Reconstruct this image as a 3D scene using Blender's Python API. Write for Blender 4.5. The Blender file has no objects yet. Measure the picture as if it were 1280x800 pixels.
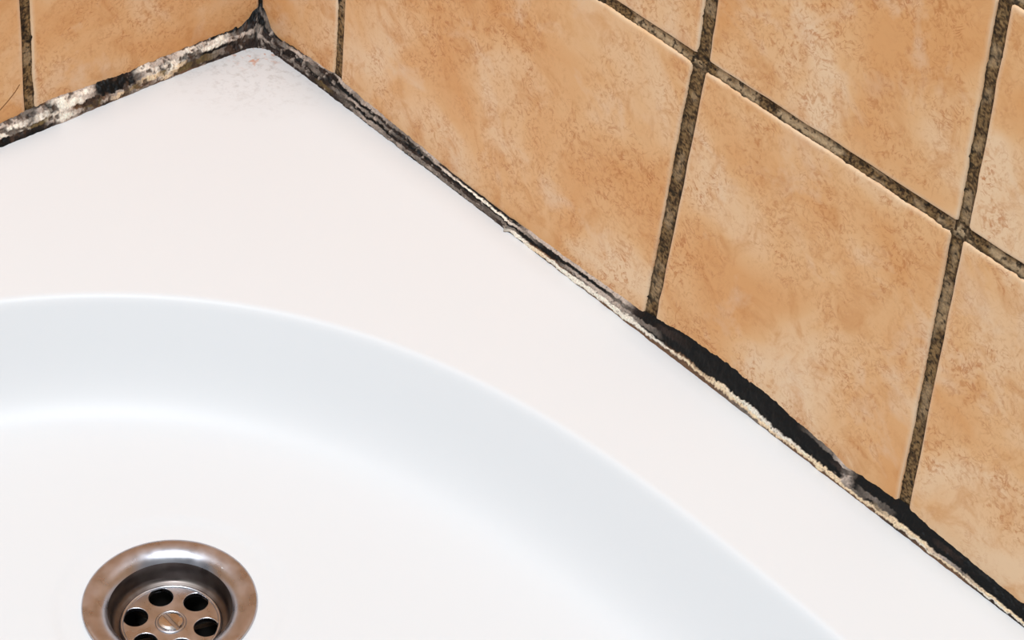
import bpy, bmesh, math
import numpy as np
from mathutils import Matrix, Vector

S = bpy.context.scene
COL = S.collection

# ---------------------------------------------------------------- camera
# world: z up, the two tiled walls meet at the z axis; right wall is the plane y = 0,
# left wall the plane x = 0, the tray lies in x > 0, y < 0
F, YAW, PITCH, ROLL = 3012.4, 2.3845, 0.7003, 0.0752
CAM = (0.8245, -0.5924, 0.6788)
fw = Vector((math.cos(YAW)*math.cos(PITCH), math.sin(YAW)*math.cos(PITCH), -math.sin(PITCH)))
rt = fw.cross(Vector((0, 0, 1))).normalized(); up = rt.cross(fw)
r2 = math.cos(ROLL)*rt + math.sin(ROLL)*up
u2 = -math.sin(ROLL)*rt + math.cos(ROLL)*up
cam = bpy.data.cameras.new('camera'); co = bpy.data.objects.new('camera', cam); COL.objects.link(co)
m = Matrix.Identity(4)
for i in range(3):
    m[i][0], m[i][1], m[i][2], m[i][3] = r2[i], u2[i], -fw[i], CAM[i]
co.matrix_world = m
cam.sensor_width = 36; cam.lens = 36*F/1280; cam.clip_start = .01
S.camera = co

# ---------------------------------------------------------------- light
w = bpy.data.worlds.new('world'); S.world = w; w.use_nodes = True
bg = w.node_tree.nodes['Background']
bg.inputs[0].default_value = (.90, .992, 1.072, 1); bg.inputs[1].default_value = .36
def area(name, loc, target, size, power, color):
    l = bpy.data.lights.new(name, 'AREA'); l.shape = 'SQUARE'; l.size = size; l.energy = power; l.color = color
    o = bpy.data.objects.new(name, l); COL.objects.link(o); o.location = loc
    o.rotation_euler = (Vector(target)-Vector(loc)).to_track_quat('-Z', 'Y').to_euler()
    return o
area('ceiling_light', (.50, -.62, 1.9), (.35, -.35, 0), .5, 42, (.90, .992, 1.072))
vs = S.view_settings
vs.view_transform = 'Standard'; vs.look = 'None'; vs.gamma = 1; vs.use_curve_mapping = False
vs.exposure = -0.27

# ---------------------------------------------------------------- helpers
def lin(c):
    return tuple(((v/255)/12.92 if v/255 <= .04045 else ((v/255+.055)/1.055)**2.4) for v in c)
def lin4(c): return lin(c)+(1,)
def sstep(a, b, x):
    t = np.clip((np.asarray(x, float)-a)/(b-a), 0, 1); return t*t*(3-2*t)
RNG = np.random.RandomState(7)
TAB = RNG.rand(8, 256, 256)
def vnoise(x, y, k=0):
    x = np.asarray(x, float); y = np.asarray(y, float)
    xi = np.floor(x).astype(int); yi = np.floor(y).astype(int)
    fx = x-xi; fy = y-yi; fx = fx*fx*(3-2*fx); fy = fy*fy*(3-2*fy)
    T = TAB[k % 8]; a = xi & 255; b = yi & 255; a1 = (xi+1) & 255; b1 = (yi+1) & 255
    return (T[a, b]*(1-fx)+T[a1, b]*fx)*(1-fy)+(T[a, b1]*(1-fx)+T[a1, b1]*fx)*fy
def fbm(x, y, k=0, o=3):
    s = 0; a = .5; n = 0
    for i in range(o):
        s = s+a*vnoise(x*2**i+17*i, y*2**i+31*i, k+i); n += a; a *= .5
    return s/n
def mesh_obj(name, verts, faces, mat, parent=None, smooth=True, col=None):
    me = bpy.data.meshes.new(name); me.from_pydata([tuple(v) for v in verts], [], faces); me.update()
    if smooth:
        me.polygons.foreach_set('use_smooth', [True]*len(me.polygons))
    if col is not None:
        at = me.color_attributes.new('Col', 'FLOAT_COLOR', 'POINT')
        c4 = np.ones((len(verts), 4), np.float32); c4[:, :3] = col
        at.data.foreach_set('color', c4.ravel())
    me.materials.append(mat)
    o = bpy.data.objects.new(name, me); COL.objects.link(o)
    if parent: o.parent = parent
    return o
def bm_obj(name, bm, mat, parent=None, smooth=True):
    bmesh.ops.recalc_face_normals(bm, faces=bm.faces)
    me = bpy.data.meshes.new(name); bm.to_mesh(me); bm.free()
    if smooth: me.polygons.foreach_set('use_smooth', [True]*len(me.polygons))
    me.materials.append(mat)
    o = bpy.data.objects.new(name, me); COL.objects.link(o)
    if parent: o.parent = parent
    return o
def grid_faces(nu, nv, wrap=False):
    out = []
    for i in range(nu if wrap else nu-1):
        i1 = (i+1) % nu
        for j in range(nv-1):
            out.append((i*nv+j, i1*nv+j, i1*nv+j+1, i*nv+j+1))
    return out
def tag(o, label=None, cat=None, group=None, kind=None):
    if label: o['label'] = label
    if cat: o['category'] = cat
    if group: o['group'] = group
    if kind: o['kind'] = kind
    return o

# ---------------------------------------------------------------- materials
class NT:
    def __init__(s, name):
        s.m = bpy.data.materials.new(name); s.m.use_nodes = True
        s.t = s.m.node_tree; s.b = s.t.nodes['Principled BSDF']
    def n(s, typ, **kw):
        x = s.t.nodes.new(typ)
        for k, v in kw.items():
            if k in x.inputs: x.inputs[k].default_value = v
            else: setattr(x, k, v)
        return x
    def l(s, a, b): s.t.links.new(a, b)
    def noise(s, vec, scale, detail=4, rough=.55, dist=0):
        x = s.n('ShaderNodeTexNoise', Scale=scale, Detail=detail, Roughness=rough, Distortion=dist); s.l(vec, x.inputs['Vector']); return x.outputs['Fac']
    def ramp(s, fac, stops):
        x = s.n('ShaderNodeValToRGB'); e = x.color_ramp.elements
        while len(e) < len(stops): e.new(.5)
        for q, (p, c) in zip(e, stops):
            q.position = p; q.color = c if len(c) == 4 else tuple(c)+(1,)
        s.l(fac, x.inputs[0]); return x.outputs[0]
    def mix(s, fac, a, b, mode='MIX'):
        x = s.n('ShaderNodeMix', data_type='RGBA', blend_type=mode)
        for i, v in ((0, fac), (6, a), (7, b)):
            if hasattr(v, 'is_linked'): s.l(v, x.inputs[i])
            else: x.inputs[i].default_value = v
        return x.outputs[2]
    def math(s, op, a, b=None):
        x = s.n('ShaderNodeMath', operation=op)
        for i, v in ((0, a), (1, b)):
            if v is None: continue
            if hasattr(v, 'is_linked'): s.l(v, x.inputs[i])
            else: x.inputs[i].default_value = v
        return x.outputs[0]
    def bump(s, h, strength, dist):
        x = s.n('ShaderNodeBump', Strength=strength, Distance=dist); s.l(h, x.inputs['Height']); s.l(x.outputs[0], s.b.inputs['Normal'])

def mat_tile():
    t = NT('tile_glaze')
    tc = t.n('ShaderNodeTexCoord'); oi = t.n('ShaderNodeObjectInfo')
    cmb = t.n('ShaderNodeCombineXYZ'); r = t.math('MULTIPLY', oi.outputs['Random'], 9.0)
    t.l(r, cmb.inputs[0]); t.l(t.math('MULTIPLY', r, 1.7), cmb.inputs[1]); t.l(t.math('MULTIPLY', r, -2.3), cmb.inputs[2])
    va = t.n('ShaderNodeVectorMath', operation='ADD'); t.l(tc.outputs['Object'], va.inputs[0]); t.l(cmb.outputs[0], va.inputs[1])
    v = va.outputs[0]
    big = t.noise(v, 16, 3, .5, .6)
    base = t.ramp(big, [(.34, lin4((224, 164, 105))), (.5, lin4((231, 181, 128))), (.66, lin4((238, 202, 162)))])
    med = t.noise(v, 55, 5, .65, 1.0)
    base = t.mix(t.ramp(med, [(.5, (0, 0, 0, 1)), (.68, (.6, .6, .6, 1))]), base, lin4((208, 142, 80)))
    # pale clouds
    cl = t.noise(v, 34, 4, .6, .4)
    base = t.mix(t.ramp(cl, [(.55, (0, 0, 0, 1)), (.72, (.5, .5, .5, 1))]), base, lin4((236, 208, 178)))
    # short curly brush flecks, gathered in patches
    n1 = t.noise(v, 130, 3, .55, 2.2)
    worm = t.ramp(t.math('ABSOLUTE', t.math('SUBTRACT', n1, .5)), [(.0, (1, 1, 1, 1)), (.06, (0, 0, 0, 1))])
    n2 = t.noise(v, 210, 2, .5, 1.2)
    fl = t.ramp(n2, [(.44, (0, 0, 0, 1)), (.60, (1, 1, 1, 1))])
    pt = t.ramp(t.noise(v, 22, 4, .6, .5), [(.38, (.06, .06, .06, 1)), (.62, (1, 1, 1, 1))])
    k = t.mix(1.0, worm, fl, 'MULTIPLY'); k = t.mix(1.0, k, pt, 'MULTIPLY')
    k = t.mix(1.0, k, (.8, .8, .8, 1), 'MULTIPLY')
    base = t.mix(k, base, lin4((184, 108, 52)))
    n3 = t.noise(v, 260, 3, .6, 1.5)
    base = t.mix(t.mix(1.0, pt, t.ramp(n3, [(.52, (0, 0, 0, 1)), (.68, (.75, .75, .75, 1))]), 'MULTIPLY'), base, lin4((196, 128, 70)))
    # pale cream on the arris
    at = t.n('ShaderNodeVertexColor', layer_name='Col')
    base = t.mix(t.mix(1.0, at.outputs[0], (.7, .7, .7, 1), 'MULTIPLY'), base, lin4((236, 212, 182)))
    t.l(base, t.b.inputs['Base Color'])
    t.b.inputs['Roughness'].default_value = .5; t.b.inputs['Specular IOR Level'].default_value = .3
    t.bump(t.math('ADD', t.math('MULTIPLY', med, .5), t.math('MULTIPLY', n2, .25)), .35, .0006)
    return t.m
def mat_vcol(name, rough, bump, scale):
    t = NT(name)
    tc = t.n('ShaderNodeTexCoord'); at = t.n('ShaderNodeVertexColor', layer_name='Col')
    n = t.noise(tc.outputs['Object'], scale, 4, .65, .5)
    k = t.ramp(n, [(.3, (.7, .7, .7, 1)), (.62, (1.12, 1.12, 1.12, 1))])
    t.l(t.mix(1.0, at.outputs[0], k, 'MULTIPLY'), t.b.inputs['Base Color'])
    t.b.inputs['Roughness'].default_value = rough; t.b.inputs['Specular IOR Level'].default_value = .22
    t.bump(n, bump, .0006)
    return t.m
def mat_plain(name, c, rough, scale=40, amt=.12, spec=.5):
    t = NT(name); tc = t.n('ShaderNodeTexCoord'); n = t.noise(tc.outputs['Object'], scale)
    a = lin(c); t.l(t.ramp(n, [(.3, tuple(x*(1-amt) for x in a)), (.7, a)]), t.b.inputs['Base Color'])
    t.b.inputs['Roughness'].default_value = rough; t.b.inputs['Specular IOR Level'].default_value = spec
    return t.m
def mat_tray():
    t = NT('white_acrylic')
    tc = t.n('ShaderNodeTexCoord'); v = tc.outputs['Object']
    vm = t.n('ShaderNodeVectorMath', operation='DISTANCE'); t.l(v, vm.inputs[0]); vm.inputs[1].default_value = (.012, -.012, .0045)
    near = t.ramp(vm.outputs['Value'], [(.012, (1, 1, 1, 1)), (.06, (0, 0, 0, 1))])
    n = t.noise(v, 330, 3, .6); sp = t.ramp(n, [(.5, (0, 0, 0, 1)), (.74, (.38, .38, .38, 1))])
    wash = t.mix(1.0, near, (.14, .14, .14, 1), 'MULTIPLY')
    k = t.mix(1.0, t.mix(1.0, sp, near, 'MULTIPLY'), wash, 'ADD')
    c = t.mix(k, lin4((225, 225, 225)), lin4((140, 125, 112)))
    edge = t.ramp(vm.outputs['Value'], [(.006, (1, 1, 1, 1)), (.016, (0, 0, 0, 1))])
    ru = t.ramp(t.noise(v, 260, 2, .5), [(.56, (0, 0, 0, 1)), (.66, (.8, .8, .8, 1))])
    c = t.mix(t.mix(1.0, edge, ru, 'MULTIPLY'), c, lin4((196, 128, 86)))
    t.l(c, t.b.inputs['Base Color']); t.b.inputs['Roughness'].default_value = .42
    t.b.inputs['Specular IOR Level'].default_value = .25
    return t.m
def mat_steel(name, c1, c2, rough, scale=120):
    t = NT(name); tc = t.n('ShaderNodeTexCoord'); n = t.noise(tc.outputs['Object'], scale, 2, .5)
    t.l(t.ramp(n, [(.35, lin4(c1)), (.65, lin4(c2))]), t.b.inputs['Base Color'])
    t.b.inputs['Metallic'].default_value = 1
    rr = t.ramp(n, [(.3, (rough*.8,)*3), (.7, (rough*1.25,)*3)]); t.l(rr, t.b.inputs['Roughness'])
    return t.m

M_TILE = mat_tile()
M_GROUT = mat_vcol('mouldy_grout', .95, .6, 900)
M_SEAL = mat_vcol('mouldy_sealant', .55, .25, 1100)
M_TRAY = mat_tray()
M_FLANGE = mat_steel('worn_steel', (180, 176, 180), (200, 197, 202), .3)
M_THROAT = mat_steel('throat_shade_steel', (92, 82, 78), (116, 106, 100), .38)  # shade and dark reflections of the throat put into the base colour
M_STRAIN = mat_steel('strainer_steel', (184, 182, 186), (208, 206, 210), .3)
M_SCREW = mat_steel('screw_steel', (190, 180, 172), (220, 212, 206), .22)
M_PIPE = mat_plain('dark_pipe', (58, 54, 50), .5)
M_BACK = mat_plain('wall_mortar', (96, 84, 66), .95)
M_FLOOR = mat_plain('floor_stone', (190, 160, 128), .6)
M_CRACK = mat_plain('crack_line', (140, 92, 48), .9)

# ---------------------------------------------------------------- walls with tiles and grout
TOPZ, LEN, BASEZ = .75, .86, -.14
def slab(name, x0, x1, y0, y1, z0, z1, mat):
    bm = bmesh.new(); bmesh.ops.create_cube(bm, size=1)
    for v in bm.verts: v.co = ((x0+x1)/2+v.co.x*(x1-x0), (y0+y1)/2+v.co.y*(y1-y0), (z0+z1)/2+v.co.z*(z1-z0))
    return bm_obj(name, bm, mat, None, False)
wall_right = tag(slab('wall_right', -.06, LEN, .004, .06, BASEZ, TOPZ, M_BACK), kind='structure',
                 label='right-hand wall of mottled orange-beige tiles with dark dirty grout')
wall_left = tag(slab('wall_left', -.06, -.004, -LEN, .004, BASEZ, TOPZ, M_BACK), kind='structure',
                label='left-hand wall of mottled orange-beige tiles running to the mouldy corner')
floor = tag(slab('floor', -.06, 1.6, -1.6, .06, BASEZ-.05, BASEZ, M_FLOOR), kind='structure',
            label='stone-coloured floor beneath the white shower tray')
floor_z = BASEZ

def to_right(a, z, d): return (a, d, z)          # a along the wall from the corner, d depth into the wall
def to_left(a, z, d): return (-d, -a, z)

def tile(wall, tf, q, seed):
    """q: four corners (a, z): bottom-left, bottom-right, top-right, top-left."""
    q = [np.array(p, float) for p in q]
    c = sum(q)/4; N = 18
    def loop(off):
        ln = []                                   # the four sides moved inwards by off
        for k in range(4):
            A, B = q[k], q[(k+1) % 4]; dr = (B-A)/np.linalg.norm(B-A); nn = np.array([-dr[1], dr[0]])
            ln.append((A+nn*off, dr, nn))
        cr = []
        for k in range(4):
            (A, d1, _), (B, d2, _) = ln[k-1], ln[k]
            s_ = np.linalg.solve(np.array([d1, -d2]).T, B-A)[0]; cr.append(A+d1*s_)
        out = []
        for k in range(4):
            A, B = cr[k], cr[(k+1) % 4]; L = np.linalg.norm(B-A); nn = ln[k][2]
            for i in range(N):
                f = (1-math.cos(math.pi*i/N))/2
                wob = (fbm(f*L*130, seed*3.1+k*11, seed, 2)-.5)*.0011*min(1, 8*f*(1-f)+.15)
                p = A+(B-A)*f+nn*wob
                if i == 0: p = p+(nn+ln[k-1][2])*.00035
                out.append(p)
        return np.array(out)
    n = 4*N
    rings = [(0, .0055, 0.), (0, .0012, .25), (.00025, .0005, .8), (.0007, .00015, .8), (.0013, .00002, .4), (.0026, 0, 0.)]
    V = []; C = []
    for off, d, cc in rings:
        P = loop(off)
        jit = vnoise(np.arange(n)*.6, seed*2.3+off*900, seed)
        for i in range(n):
            V.append(tf(P[i][0]-0, P[i][1], d)); C.append((cc*(.25+1.0*jit[i]),)*3)
    Fc = []
    for r in range(len(rings)-1):
        for i in range(n):
            j = (i+1) % n; Fc.append((r*n+i, r*n+j, (r+1)*n+j, (r+1)*n+i))
    Fc.append(tuple(range((len(rings)-1)*n, len(rings)*n)))
    cen = np.array(tf(c[0], c[1], 0)); V = np.array(V)-cen
    o = mesh_obj('tile', V, Fc, M_TILE, wall, True, np.clip(np.array(C), 0, 1))
    bm = bmesh.new(); bm.from_mesh(o.data); bmesh.ops.recalc_face_normals(bm, faces=bm.faces); bm.to_mesh(o.data); bm.free()
    o.location = cen
    return o

K_ = np.array(lin((24, 20, 15))); GD = np.array(lin((74, 54, 34))); GO = np.array(lin((142, 112, 74))); GL = np.array(lin((198, 170, 134)))
def grout(wall, tf, p0, p1, w0, w1, seed, horizontal=False, step=.0006):
    p0 = np.array(p0, float); p1 = np.array(p1, float); L = np.linalg.norm(p1-p0); dr = (p1-p0)/L; nn = np.array([-dr[1], dr[0]])
    nu = max(8, int(L/step)); nv = 15
    u = np.linspace(0, L, nu)[:, None]; v = np.linspace(-1, 1, nv)[None, :]
    u, v = np.broadcast_arrays(u, v)
    W = (w0+(w1-w0)*u/L)/2+.0009
    mm = u*1000; vm = v*W*1000
    rough = fbm(mm*.7, vm*.9+seed*7, seed, 3)-.5
    d = .00075+.0007*rough+.0004*(1-v*v)
    # blotches of mould swell over the arris here and there
    sw = sstep(.62, .9, fbm(mm*.22, vm*.25+seed*5.3, seed+2, 3))
    d = d-sw*.0006*sstep(.35, .8, np.abs(v))
    a = p0[0]+dr[0]*u+nn[0]*v*W; z = p0[1]+dr[1]*u+nn[1]*v*W
    n1 = fbm(mm*1.3, vm*1.3+seed*3, seed+1, 3); lo = fbm(mm*.12, vm*.18+seed*9, seed+3, 2)
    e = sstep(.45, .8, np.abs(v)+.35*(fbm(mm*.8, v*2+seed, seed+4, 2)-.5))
    c = GD+(GO-GD)*sstep(.32, .62, n1)[..., None]
    if horizontal:
        c = c+(GL-c)*(.9*sstep(.38, .56, lo)*(1-.6*np.abs(v)))[..., None]
        e = e*(.35+.65*sstep(.3, .55, fbm(mm*.15, v*.6+seed, seed+5, 2)))
    else:
        c = c+(GL-c)*(.35*sstep(.5, .7, lo))[..., None]
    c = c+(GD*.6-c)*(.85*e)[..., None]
    sp = np.maximum(sw*.9, sstep(.62, .74, fbm(mm*.8, vm*.8+50, seed+6, 2))*.85)
    c = c+(K_-c)*sp[..., None]
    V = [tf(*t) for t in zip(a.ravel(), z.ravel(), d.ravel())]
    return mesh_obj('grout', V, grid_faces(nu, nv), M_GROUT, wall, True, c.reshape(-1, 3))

# rows: (z bottom, z top)
rows = [(.0076, None), (None, .2484)]+[(.2536+.1*k, .3484+.1*k) for k in range(5)]
def hz_low(a): return .1474+.0010*sstep(.29, .43, a)     # top edge of the bottom row
def hz_up(a): return .1526+.0016*sstep(.29, .43, a)      # bottom edge of the row above
# vertical joints of the right wall: for each row (left edge, right edge) at its bottom and its top
JR = {0: [((.0594, .0646), (.0662, .0710)), ((.2798, .2866), (.2897, .2969)), ((.4287, .4341), (.4255, .4309))],
      1: [((.0662, .0712), (.0670, .0720)), ((.2915, .2979), (.2932, .2988)), ((.4270, .4321), (.4235, .4289))]}
JR[2] = [((.0670, .0720), (.0672, .0722)), ((.2930, .2990), (.2932, .2990)), ((.4230, .4290), (.4230, .4290))]
JL = {0: [((.1306, .1356), (.1252, .1302))], 1: [((.1250, .1302), (.1250, .1302))], 2: [((.1250, .1302), (.1250, .1302))]}
def extend(j):
    (a0, a1), (b0, b1) = j[-1]
    out = list(j); x, y = a1, b1
    k = 0
    while max(x, y)+.137 < LEN-.02:
        x0, y0 = x+.137, y+.137
        out.append(((x0, x0+.006), (y0, y0+.006))); x, y = x0+.006, y0+.006; k += 1
    return out
sd = 1
for wall, tf, J, hl, hu in ((wall_right, to_right, JR, hz_low, hz_up), (wall_left, to_left, JL, lambda a: .147, lambda a: .153)):
    for ri, (zb, zt) in enumerate(rows):
        js = extend(J[min(ri, 2)])
        edges = [((None, .0006), (None, .0006))]+js+[((LEN-.003, None), (LEN-.003, None))]
        for k in range(len(edges)-1):
            l0, l1 = edges[k][0][1], edges[k][1][1]; r0, r1 = edges[k+1][0][0], edges[k+1][1][0]
            def zz(a, which):
                if ri == 0: return zb if which == 0 else float(hl(a))
                if ri == 1: return float(hu(a)) if which == 0 else zt
                return zb if which == 0 else zt
            sd += 1
            t_ = tile(wall, tf, [(l0, zz(l0, 0)), (r0, zz(r0, 0)), (r1, zz(r1, 1)), (l1, zz(l1, 1))], sd)
            if tf is to_left and ri == 0 and k == 1:
                crack_tile = t_
        for (a0, a1), (b0, b1) in js:
            sd += 1
            z0 = zb if ri != 1 else .150; z1 = zt if ri else .150
            if ri > 1: z0 -= .003
            inview = ri < 2 and a0 < .5
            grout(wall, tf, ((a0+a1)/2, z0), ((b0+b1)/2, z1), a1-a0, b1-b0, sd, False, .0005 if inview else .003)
    for zi in range(6):
        sd += 1
        if zi == 0:
            pts = [(0, .150), (.29, .150), (.43, .1513), (LEN-.003, .1513)] if tf is to_right else [(0, .150), (LEN-.003, .150)]
        else:
            pts = [(0, .1510+.1*zi), (LEN-.003, .1510+.1*zi)]
        for A, B in zip(pts[:-1], pts[1:]):
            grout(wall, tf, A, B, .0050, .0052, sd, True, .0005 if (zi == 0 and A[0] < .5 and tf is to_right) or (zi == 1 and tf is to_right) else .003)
# hairline crack across one tile of the left wall
pa = [(.1372, .0300), (.1400, .0268), (.1440, .0235), (.1490, .0200), (.1530, .0180)]
V = []; Fc = []
for i, (a, z) in enumerate(pa):
    for s_ in (-1, 1): V.append(np.array(to_left(a+s_*.00016, z+s_*.00022, -.00004))-np.array(crack_tile.location))
for i in range(len(pa)-1): Fc.append((2*i, 2*i+1, 2*i+3, 2*i+2))
mesh_obj('crack', V, Fc, M_CRACK, crack_tile, False)

# ---------------------------------------------------------------- shower tray
RIMZ = .0045; CX, CY, RB, NE = .423, -.423, .360, 2.65
DX, DY, DZ = .2553, -.2316, -.040
TRAY0, TRAY1 = .001, .845
DD = np.linspace(-.006, .40, 8121)
def slope(d): return 1.75*sstep(-.0012, .0045, d)*(1-sstep(.010, .048, d))+.020*sstep(.01, .04, d)*(1-sstep(.2, .3, d))
ZZ = -np.concatenate([[0], np.cumsum((slope(DD[1:])+slope(DD[:-1]))/2*np.diff(DD))])
def tray_z(x, y):
    u = np.abs(x-CX); v = np.abs(y-CY)
    rho = (u**NE+v**NE)**(1/NE)/RB
    z = RIMZ+np.interp((1-rho)*RB, DD, ZZ)
    return z
zd = tray_z(np.array([DX]), np.array([DY]))[0]
KS = (RIMZ-(DZ-.0002))/(RIMZ-zd)               # scales the basin so its floor meets the drain seat
NTH = 720
rho_list = np.concatenate([np.linspace(.03, .86, 130), np.linspace(.86, 1.02, 74)[1:]])
th = np.linspace(0, 2*np.pi, NTH, endpoint=False)
cs, sn = np.cos(th), np.sin(th)
sup = RB/((np.abs(cs)**NE+np.abs(sn)**NE)**(1/NE)); 
HALF = (TRAY1-TRAY0)/2
sq = HALF/np.maximum(np.abs(cs), np.abs(sn))
V = []
for rh in rho_list:
    x = CX+cs*sup*rh; y = CY+sn*sup*rh
    z = RIMZ+(tray_z(x, y)-RIMZ)*KS
    rr = np.hypot(x-DX, y-DY)
    z = z-.0009*(1-sstep(.0440, .0475, rr))
    V.append(np.stack([x, y, z], 1))
inner = rho_list[-1]*sup
for f, zoff, shrink in ((.4, 0, 1), (.8, 0, 1), (1, 0, .994), (1, -.0012, .9985), (1, -.004, 1), (1, -.06, 1), (1, BASEZ-RIMZ, 1)):
    r = inner+(sq*shrink-inner)*f
    V.append(np.stack([CX+cs*r, CY+sn*r, np.full(NTH, RIMZ+zoff)], 1))
NR = len(V); V = np.concatenate(V)
Fc = []
for r in range(NR-1):
    for i in range(NTH):
        j = (i+1) % NTH; Fc.append((r*NTH+i, r*NTH+j, (r+1)*NTH+j, (r+1)*NTH+i))
Vc = V[np.array(Fc)].mean(1)
keep = np.hypot(Vc[:, 0]-DX, Vc[:, 1]-DY) > .029
Fc = [f for f, k in zip(Fc, keep) if k]
Fc.append(tuple(range(NTH)))
tray = tag(mesh_obj('shower_tray', V, Fc, M_TRAY), 'white acrylic shower tray with rounded basin set into the tiled corner', 'shower tray')

# ---------------------------------------------------------------- drain
drain = bpy.data.objects.new('drain', None); COL.objects.link(drain); drain.location = (DX, DY, DZ)
tag(drain, 'round brownish steel drain with six-hole strainer in white tray floor', 'drain')
def lathe(name, prof, mat, parent, n=128):
    V = []; 
    for i in range(n):
        a = 2*math.pi*i/n
        for r, z in prof: V.append((r*math.cos(a), r*math.sin(a), z))
    return mesh_obj(name, V, [f[::-1] for f in grid_faces(n, len(prof), True)], mat, parent)
# flange: thin outer lip, gently dished face, roll over into the throat
prof = [(.0350, -.0012), (.0352, -.0006), (.0350, -.0001), (.0344, .0002), (.0335, .0003), (.0318, .0002), (.0300, -.0001), (.0284, -.0006),
        (.0270, -.0013), (.0258, -.0023), (.0250, -.0034)]
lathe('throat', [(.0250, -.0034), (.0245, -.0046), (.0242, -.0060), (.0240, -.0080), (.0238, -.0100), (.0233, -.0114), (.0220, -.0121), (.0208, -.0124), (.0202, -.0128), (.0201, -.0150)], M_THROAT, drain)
fl = lathe('flange', prof, M_FLANGE, drain)
# strainer plate with six round holes
SZ, SR, HR, HC = -.0120, .0205, .0050, .0146
import random
view_right = math.atan2(rt.y, rt.x)
hole_ang = [view_right+math.radians(-5+60*k) for k in range(6)]
bm = bmesh.new()
def ring(r, cx, cy, n):
    vs_ = [bm.verts.new((cx+r*math.cos(2*math.pi*i/n), cy+r*math.sin(2*math.pi*i/n), 0)) for i in range(n)]
    return [bm.edges.new((vs_[i], vs_[(i+1) % n])) for i in range(n)]
ed = ring(SR-.0006, 0, 0, 72)
for a in hole_ang: ed += ring(HR, HC*math.cos(a), HC*math.sin(a), 36)
bmesh.ops.triangle_fill(bm, use_beauty=True, edges=ed)
for f in list(bm.faces):
    c = f.calc_center_median()
    if any(math.hypot(c.x-HC*math.cos(a), c.y-HC*math.sin(a)) < HR*.93 for a in hole_ang): bm.faces.remove(f)
bmesh.ops.recalc_face_normals(bm, faces=bm.faces)
geom = bmesh.ops.extrude_face_region(bm, geom=list(bm.faces))
for v in geom['geom']:
    if isinstance(v, bmesh.types.BMVert): v.co.z -= .0022
strainer = bm_obj('strainer', bm, M_STRAIN, drain, False); strainer.location = (0, 0, SZ)
bv = strainer.modifiers.new('bevel', 'BEVEL'); bv.width = .0004; bv.segments = 2; bv.limit_method = 'ANGLE'; bv.angle_limit = 1.0
# rolled edge of the strainer plate
lathe('rim_ring', [(.0190, .0000), (.0193, .0005), (.0198, .0007), (.0203, .0005), (.0205, -.0002), (.0204, -.0016)], M_STRAIN, strainer, 96)
# slotted centre screw in a small dished seat
lathe('screw_seat', [(.0064, .0000), (.0060, .0005), (.0056, .0006), (.0052, .0002), (.0050, -.0002)], M_STRAIN, strainer, 64)
bm = bmesh.new()
sa = view_right+math.radians(-47); R_ = .0050; sw = .00075
def half(sgn):
    pts = []
    for i in range(25):
        t_ = math.asin(sw/R_)+(math.pi-2*math.asin(sw/R_))*i/24
        pts.append((R_*math.cos(t_), sgn*R_*math.sin(t_)))
    # dome: rings toward the middle of the half
    c = (0, sgn*R_*.42)
    prev = None
    for f, z in ((1, -.0012), (1, .0004), (.93, .0008), (.6, .0012), (.0, .0013)):
        if f == 0:
            cv = bm.verts.new((c[0], c[1], z))
            for i in range(25): bm.faces.new((prev[i], prev[(i+1) % 25], cv))
        else:
            cur = [bm.verts.new((c[0]+(p[0]-c[0])*f, c[1]+(p[1]-c[1])*f, z)) for p in pts]
            if prev:
                for i in range(25): bm.faces.new((prev[i], prev[(i+1) % 25], cur[(i+1) % 25], cur[i]))
            prev = cur
half(1); half(-1)
fv = [bm.verts.new((R_*.98*math.cos(2*math.pi*i/32), R_*.98*math.sin(2*math.pi*i/32), -.0010)) for i in range(32)]
bm.faces.new(fv)
screw = bm_obj('screw', bm, M_SCREW, strainer, False); screw.rotation_euler.z = sa; screw.location.z = .0001
# throat pipe with a cross bar below the strainer
pipe = lathe('tailpiece', [(.0215, -.0130), (.0215, -.018), (.0205, -.05), (.0205, -.09), (.0, -.0901)], M_PIPE, drain, 64)
bm = bmesh.new()
for k in range(3):
    r_ = bmesh.ops.create_cube(bm, size=1)
    a = view_right+math.radians(25+60*k)
    bmesh.ops.scale(bm, vec=(.040, .0022, .006), verts=r_['verts'])
    bmesh.ops.rotate(bm, cent=(0, 0, 0), matrix=Matrix.Rotation(a, 3, 'Z'), verts=r_['verts'])
    bmesh.ops.translate(bm, vec=(0, 0, -.022), verts=r_['verts'])
bm_obj('cross_bar', bm, M_PIPE, drain, False)

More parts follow.
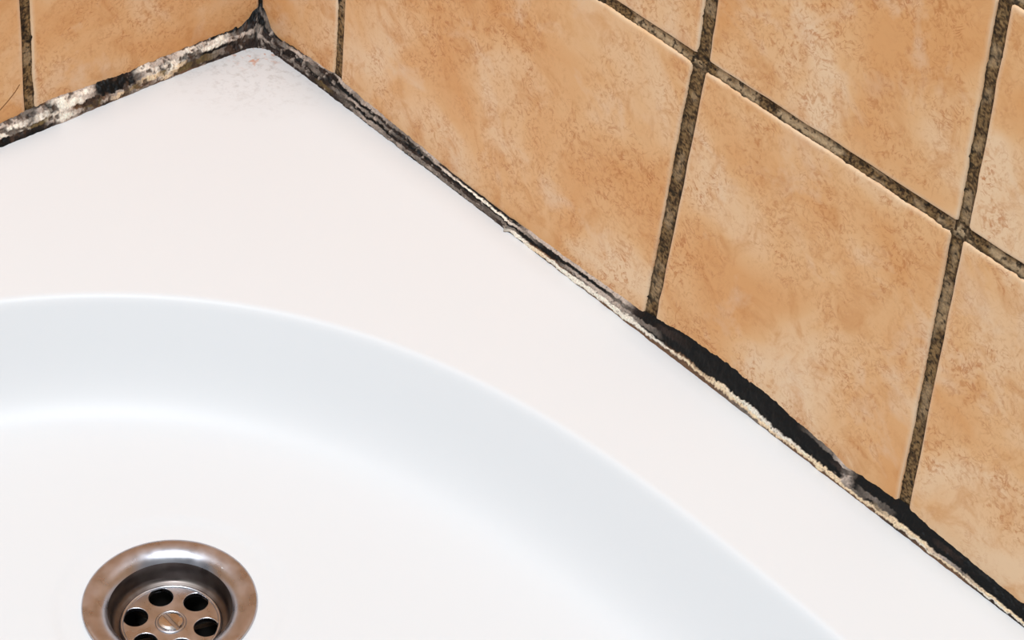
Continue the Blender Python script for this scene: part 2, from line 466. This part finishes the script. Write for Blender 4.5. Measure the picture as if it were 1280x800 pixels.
# ---------------------------------------------------------------- mouldy sealant bead around the tray
# s runs along the joint: negative on the left wall, positive on the right wall, 0 in the corner
Kk, Dd, Bb, Gg, Ll, Ww, Cc, Oo = [np.array(lin(c)) for c in ((11, 9, 8), (48, 37, 32), (112, 82, 60), (122, 110, 100), (186, 168, 154), (247, 232, 214), (246, 214, 176), (108, 88, 56))]
KEYS = [  # s, layer limits (0 at the tray, 1 on the tile), layer colours
 (-.90, (.10, .3, .5, .7, .9), (Kk, Kk, Ww, Ww, Ll, Gg)),
 (-.165, (.10, .3, .5, .7, .9), (Kk, Kk, Ww, Ww, Ll, Gg)),
 (-.148, (.10, .34, .5, .7, .88), (Kk, Kk, Ww, Ww, Ll, Gg)),
 (-.141, (.10, .30, .5, .7, .88), (Kk, Dd, Ww, Ww, Ll, Gg)),
 (-.135, (.10, .30, .42, .7, .88), (Kk, Kk, Oo, Gg, Kk, Gg)),
 (-.129, (.12, .28, .45, .7, .90), (Kk, Dd, Oo, Ww, Ll, Kk)),
 (-.124, (.12, .28, .45, .7, .90), (Dd, Ll, Ww, Kk, Kk, Bb)),
 (-.120, (.10, .28, .45, .7, .92), (Ll, Ww, Ww, Ww, Ww, Ll)),
 (-.114, (.10, .28, .45, .7, .92), (Ll, Ww, Ll, Ww, Ww, Ll)),
 (-.110, (.14, .28, .45, .7, .92), (Gg, Ll, Bb, Ww, Ll, Ll)),
 (-.104, (.20, .34, .50, .7, .92), (Gg, Oo, Kk, Ll, Ww, Ll)),
 (-.099, (.16, .34, .50, .7, .92), (Bb, Oo, Kk, Gg, Ll, Ll)),
 (-.096, (.10, .22, .34, .7, .95), (Dd, Ll, Bb, Kk, Kk, Dd)),
 (-.086, (.10, .24, .34, .7, .95), (Bb, Cc, Ll, Kk, Kk, Kk)),
 (-.077, (.16, .30, .40, .7, .95), (Gg, Oo, Dd, Kk, Dd, Kk)),
 (-.071, (.10, .22, .45, .7, .95), (Gg, Bb, Cc, Ll, Ww, Dd)),
 (-.065, (.10, .24, .42, .7, .95), (Bb, Ll, Cc, Ww, Ll, Oo)),
 (-.0615, (.10, .24, .42, .68, .95), (Bb, Cc, Oo, Dd, Ll, Oo)),
 (-.0575, (.10, .24, .42, .7, .95), (Ll, Cc, Ww, Ww, Ll, Gg)),
 (-.051, (.10, .30, .48, .7, .92), (Bb, Oo, Cc, Ww, Ll, Oo)),
 (-.046, (.12, .36, .48, .72, .92), (Bb, Oo, Gg, Kk, Ww, Bb)),
 (-.036, (.12, .40, .52, .70, .90), (Dd, Oo, Kk, Ww, Ll, Kk)),
 (-.026, (.14, .40, .52, .68, .88), (Dd, Gg, Kk, Ww, Ww, Kk)),
 (-.020, (.16, .40, .52, .70, .86), (Dd, Dd, Dd, Ll, Gg, Kk)),
 (-.010, (.18, .36, .52, .66, .84), (Dd, Dd, Gg, Ll, Dd, Kk)),
 (-.003, (.18, .30, .42, .58, .76), (Dd, Dd, Kk, Gg, Kk, Kk)),
 (.002, (.16, .26, .40, .52, .72), (Dd, Kk, Ll, Gg, Kk, Kk)),
 (.006, (.16, .28, .40, .56, .76), (Dd, Dd, Ll, Dd, Kk, Gg)),
 (.012, (.18, .36, .48, .64, .84), (Dd, Dd, Gg, Dd, Dd, Kk)),
 (.022, (.18, .36, .52, .70, .88), (Dd, Dd, Kk, Dd, Gg, Kk)),
 (.034, (.18, .36, .52, .70, .88), (Dd, Gg, Dd, Kk, Ll, Dd)),
 (.048, (.16, .36, .52, .70, .90), (Dd, Dd, Kk, Gg, Dd, Ll)),
 (.058, (.12, .32, .50, .70, .90), (Dd, Oo, Dd, Kk, Dd, Gg)),
 (.064, (.12, .30, .46, .62, .85), (Dd, Dd, Gg, Kk, Kk, Ll)),
 (.080, (.08, .28, .44, .60, .74), (Dd, Gg, Kk, Ll, Kk, Gg)),
 (.090, (.08, .30, .46, .62, .76), (Dd, Ll, Kk, Gg, Kk, Ll)),
 (.105, (.08, .32, .48, .62, .78), (Kk, Gg, Kk, Gg, Dd, Gg)),
 (.120, (.10, .30, .46, .64, .80), (Kk, Gg, Dd, Kk, Kk, Gg)),
 (.137, (.10, .34, .52, .66, .80), (Kk, Gg, Dd, Kk, Gg, Ll)),
 (.142, (.10, .36, .56, .70, .82), (Kk, Gg, Dd, Kk, Ll, Dd)),
 (.165, (.10, .32, .54, .66, .80), (Kk, Gg, Dd, Kk, Ww, Kk)),
 (.190, (.10, .30, .50, .62, .78), (Dd, Dd, Gg, Kk, Ww, Kk)),
 (.198, (.10, .34, .46, .60, .74), (Dd, Ww, Gg, Kk, Ll, Kk)),
 (.206, (.08, .36, .48, .62, .76), (Kk, Ww, Dd, Kk, Gg, Ll)),
 (.216, (.08, .36, .48, .62, .76), (Kk, Cc, Bb, Kk, Kk, Ll)),
 (.226, (.08, .40, .50, .62, .74), (Bb, Ww, Bb, Kk, Kk, Ll)),
 (.240, (.08, .42, .52, .62, .74), (Gg, Ww, Dd, Ll, Kk, Ll)),
 (.255, (.10, .44, .54, .64, .76), (Bb, Ww, Ll, Ll, Kk, Ll)),
 (.268, (.10, .44, .54, .64, .76), (Bb, Ww, Gg, Ll, Gg, Ll)),
 (.276, (.10, .40, .52, .64, .80), (Bb, Ww, Ww, Gg, Dd, Dd)),
 (.281, (.10, .36, .44, .64, .80), (Bb, Ww, Kk, Gg, Kk, Kk)),
 (.286, (.12, .32, .44, .64, .80), (Bb, Ww, Kk, Gg, Kk, Kk)),
 (.295, (.14, .30, .40, .60, .80), (Bb, Ww, Kk, Kk, Dd, Kk)),
 (.312, (.14, .32, .40, .60, .80), (Bb, Cc, Bb, Kk, Kk, Kk)),
 (.328, (.10, .22, .36, .60, .80), (Bb, Cc, Cc, Kk, Kk, Kk)),
 (.350, (.08, .24, .42, .60, .80), (Gg, Cc, Ww, Kk, Kk, Kk)),
 (.372, (.08, .22, .34, .60, .80), (Bb, Cc, Ww, Kk, Kk, Kk)),
 (.392, (.08, .24, .38, .62, .80), (Bb, Cc, Cc, Kk, Kk, Gg)),
 (.399, (.10, .26, .42, .62, .80), (Bb, Cc, Cc, Kk, Dd, Ll)),
 (.403, (.10, .26, .42, .70, .88), (Bb, Cc, Ll, Ll, Gg, Gg)),
 (.408, (.10, .26, .42, .62, .80), (Bb, Cc, Gg, Kk, Kk, Kk)),
 (.418, (.10, .26, .40, .58, .72), (Bb, Cc, Kk, Gg, Kk, Kk)),
 (.432, (.10, .26, .42, .60, .80), (Dd, Cc, Cc, Kk, Kk, Kk)),
 (.448, (.12, .26, .42, .60, .80), (Bb, Ww, Cc, Kk, Kk, Kk)),
 (.456, (.12, .26, .44, .60, .80), (Bb, Cc, Ll, Kk, Dd, Kk)),
 (.466, (.12, .28, .44, .60, .80), (Bb, Cc, Gg, Kk, Kk, Kk)),
 (.480, (.12, .26, .42, .60, .80), (Dd, Ww, Cc, Kk, Kk, Kk)),
 (.90, (.12, .26, .42, .60, .80), (Dd, Ww, Cc, Kk, Kk, Kk))]
ZT_R = [(0, .0235), (.004, .019), (.0085, .0130), (.0126, .0112), (.03, .0125), (.0594, .0142), (.074, .0129), (.1314, .0105), (.140, .0094), (.186, .0088), (.236, .0108), (.2777, .0124),
        (.290, .0150), (.307, .0182), (.326, .0195), (.355, .0188), (.374, .0168), (.392, .0152), (.402, .0121), (.41, .0140), (.4315, .0158), (.4618, .0128), (.495, .0114), (.9, .012)]
ZT_L = [(0, .0235), (.004, .0195), (.009, .0165), (.0126, .0156), (.0318, .0146), (.0484, .0146), (.0693, .0143), (.0965, .0146), (.123, .0154), (.1306, .0145), (.149, .0135), (.9, .013)]
s_fine = np.arange(-.175, .525, .0004)
s_all = np.concatenate([np.arange(-.84, -.175, .003), s_fine, np.arange(.526, .84, .003)])
NV = 41
tt = np.linspace(0, 1, NV)
Sg, Tg = np.meshgrid(s_all, tt, indexing='ij')
mm = Sg*1000
ks = np.array([k[0] for k in KEYS]); kb = np.array([k[1] for k in KEYS])
rsel = ks > .205
kb[rsel] = kb[rsel]*np.array([1.25, .84, .80, .92, 1.0]); kc = np.array([k[2] for k in KEYS])
sw_ = Sg+(fbm(mm*.35, Tg*5, 0, 3)-.5)*.006
tw_ = np.clip(Tg+(fbm(mm*.30+40, Tg*3, 2, 3)-.5)*.16+(fbm(mm*1.1, Tg*9+20, 3, 2)-.5)*.10, 0, 1)
B = np.stack([np.interp(sw_, ks, kb[:, j]) for j in range(5)], -1)
C6 = np.stack([np.stack([np.interp(sw_, ks, kc[:, j, c]) for c in range(3)], -1) for j in range(6)], -2)
col = C6[..., 0, :].copy()
for j in range(5):
    f = sstep(-.02, .02, tw_-B[..., j])[..., None]
    col = col*(1-f)+C6[..., j+1, :]*f
spk = fbm(mm*1.2, Tg*11+7, 4, 3)
lum = col.mean(-1)
dk = sstep(.68, .80, spk)*.7*sstep(.02, .2, lum)
col = col*(1-dk[..., None])+Dd*dk[..., None]
lt = sstep(.62, .80, fbm(mm*.42+90, Tg*5+70, 5, 3))*.65*(np.abs(Sg-.06) < .14)
col = col*(1-lt[..., None])+Ll*lt[..., None]
col = col*(.8+.4*fbm(mm*2.2, Tg*16, 6, 2))[..., None]
lf = sstep(.56, .68, fbm(mm*.28+11, Tg*3.2+4, 1, 3))*(Sg < -.008)*(Tg > .05)*.85
col = col*(1-lf[..., None])+(Dd*.7+Bb*.25)*lf[..., None]
# geometry
a = np.abs(Sg)
ztop = np.where(Sg >= 0, np.interp(a, [z[0] for z in ZT_R], [z[1] for z in ZT_R]), np.interp(a, [z[0] for z in ZT_L], [z[1] for z in ZT_L]))
ztop = ztop+(fbm(mm*.22, 0*mm+3, 1, 2)-.5)*(.0012+.0022*np.exp(-(Sg/.02)**2))
wf = np.where(Sg >= 0, .0040, .0050+.0012*sstep(.06, .15, a))+.0020*np.exp(-((Sg-.1935)/.0011)**2)
wf = wf+(fbm(mm*.2, 0*mm+9, 5, 2)-.5)*.0005
# plan position of the foot line, rounded in the corner
e = 9.5e-3
ax = a
rnd = np.sqrt((ax)**2+e**2)                      # smooth corner
along_f = .5*(rnd+ax)+.0035*np.exp(-ax/.008)     # distance along own wall
off_f = wf+.5*(rnd-ax)*1.0                        # distance from own wall
footx = np.where(Sg >= 0, along_f, off_f); footy = -np.where(Sg >= 0, off_f, along_f)
# keep both halves continuous at s = 0
mid = (np.where(Sg >= 0, 1, -1)*sstep(0, .012, ax))
fx0 = .0090; bl = (1-sstep(0, .010, ax))
footx = footx*(1-bl)+fx0*bl; footy = footy*(1-bl)-fx0*bl
topx = np.where(Sg >= 0, ax, -.0004); topy = -np.where(Sg >= 0, -.0004, ax)
zf = RIMZ-.0004
X = footx+(topx-footx)*Tg; Y = footy+(topy-footy)*Tg; Z = zf+(ztop-zf)*Tg
# profile: bulge, heights by layer colour, lumps
hl_ = sstep(.02, .35, col.mean(-1))
win = np.sin(np.pi*np.clip(Tg, 0, 1))**.45
disp = (.0007*np.sin(np.pi*Tg)+.0009*(hl_-.45)+.0016*(fbm(mm*.45, Tg*4, 7, 3)-.5)+.0006*(fbm(mm*1.3, Tg*10, 2, 2)-.5)+.0004)*win
lft = (Sg < .06)*.0010*(fbm(mm*.3+5, Tg*3, 6, 3)-.45)*win
disp = disp+np.exp(-(Sg/.045)**2)*win*(.0034*(fbm(mm*.24+3, Tg*3.0+1, 3, 3)-.47)+.0014*(fbm(mm*.8+8, Tg*8+5, 5, 2)-.5))
disp = np.where(Sg > .13, (disp+.0002*win)*.62, disp)+lft
rightn = sstep(-.012, .012, Sg)
nx = (1-rightn)*.8+rightn*0; ny = -(rightn*.8); nz = .6
nl = np.sqrt(nx*nx+ny*ny+nz*nz)
X = X+nx/nl*disp; Y = Y+ny/nl*disp; Z = Z+nz/nl*disp
V = np.stack([X, Y, Z], -1).reshape(-1, 3)
bead = mesh_obj('sealant_bead', V, grid_faces(len(s_all), NV), M_SEAL, None, True, np.clip(col, .004, .9).reshape(-1, 3))
bm = bmesh.new(); bm.from_mesh(bead.data); bmesh.ops.recalc_face_normals(bm, faces=bm.faces); bm.to_mesh(bead.data); bm.free()
tag(bead, 'blackened crumbling sealant along the joint between white tray and tiled walls', 'sealant')
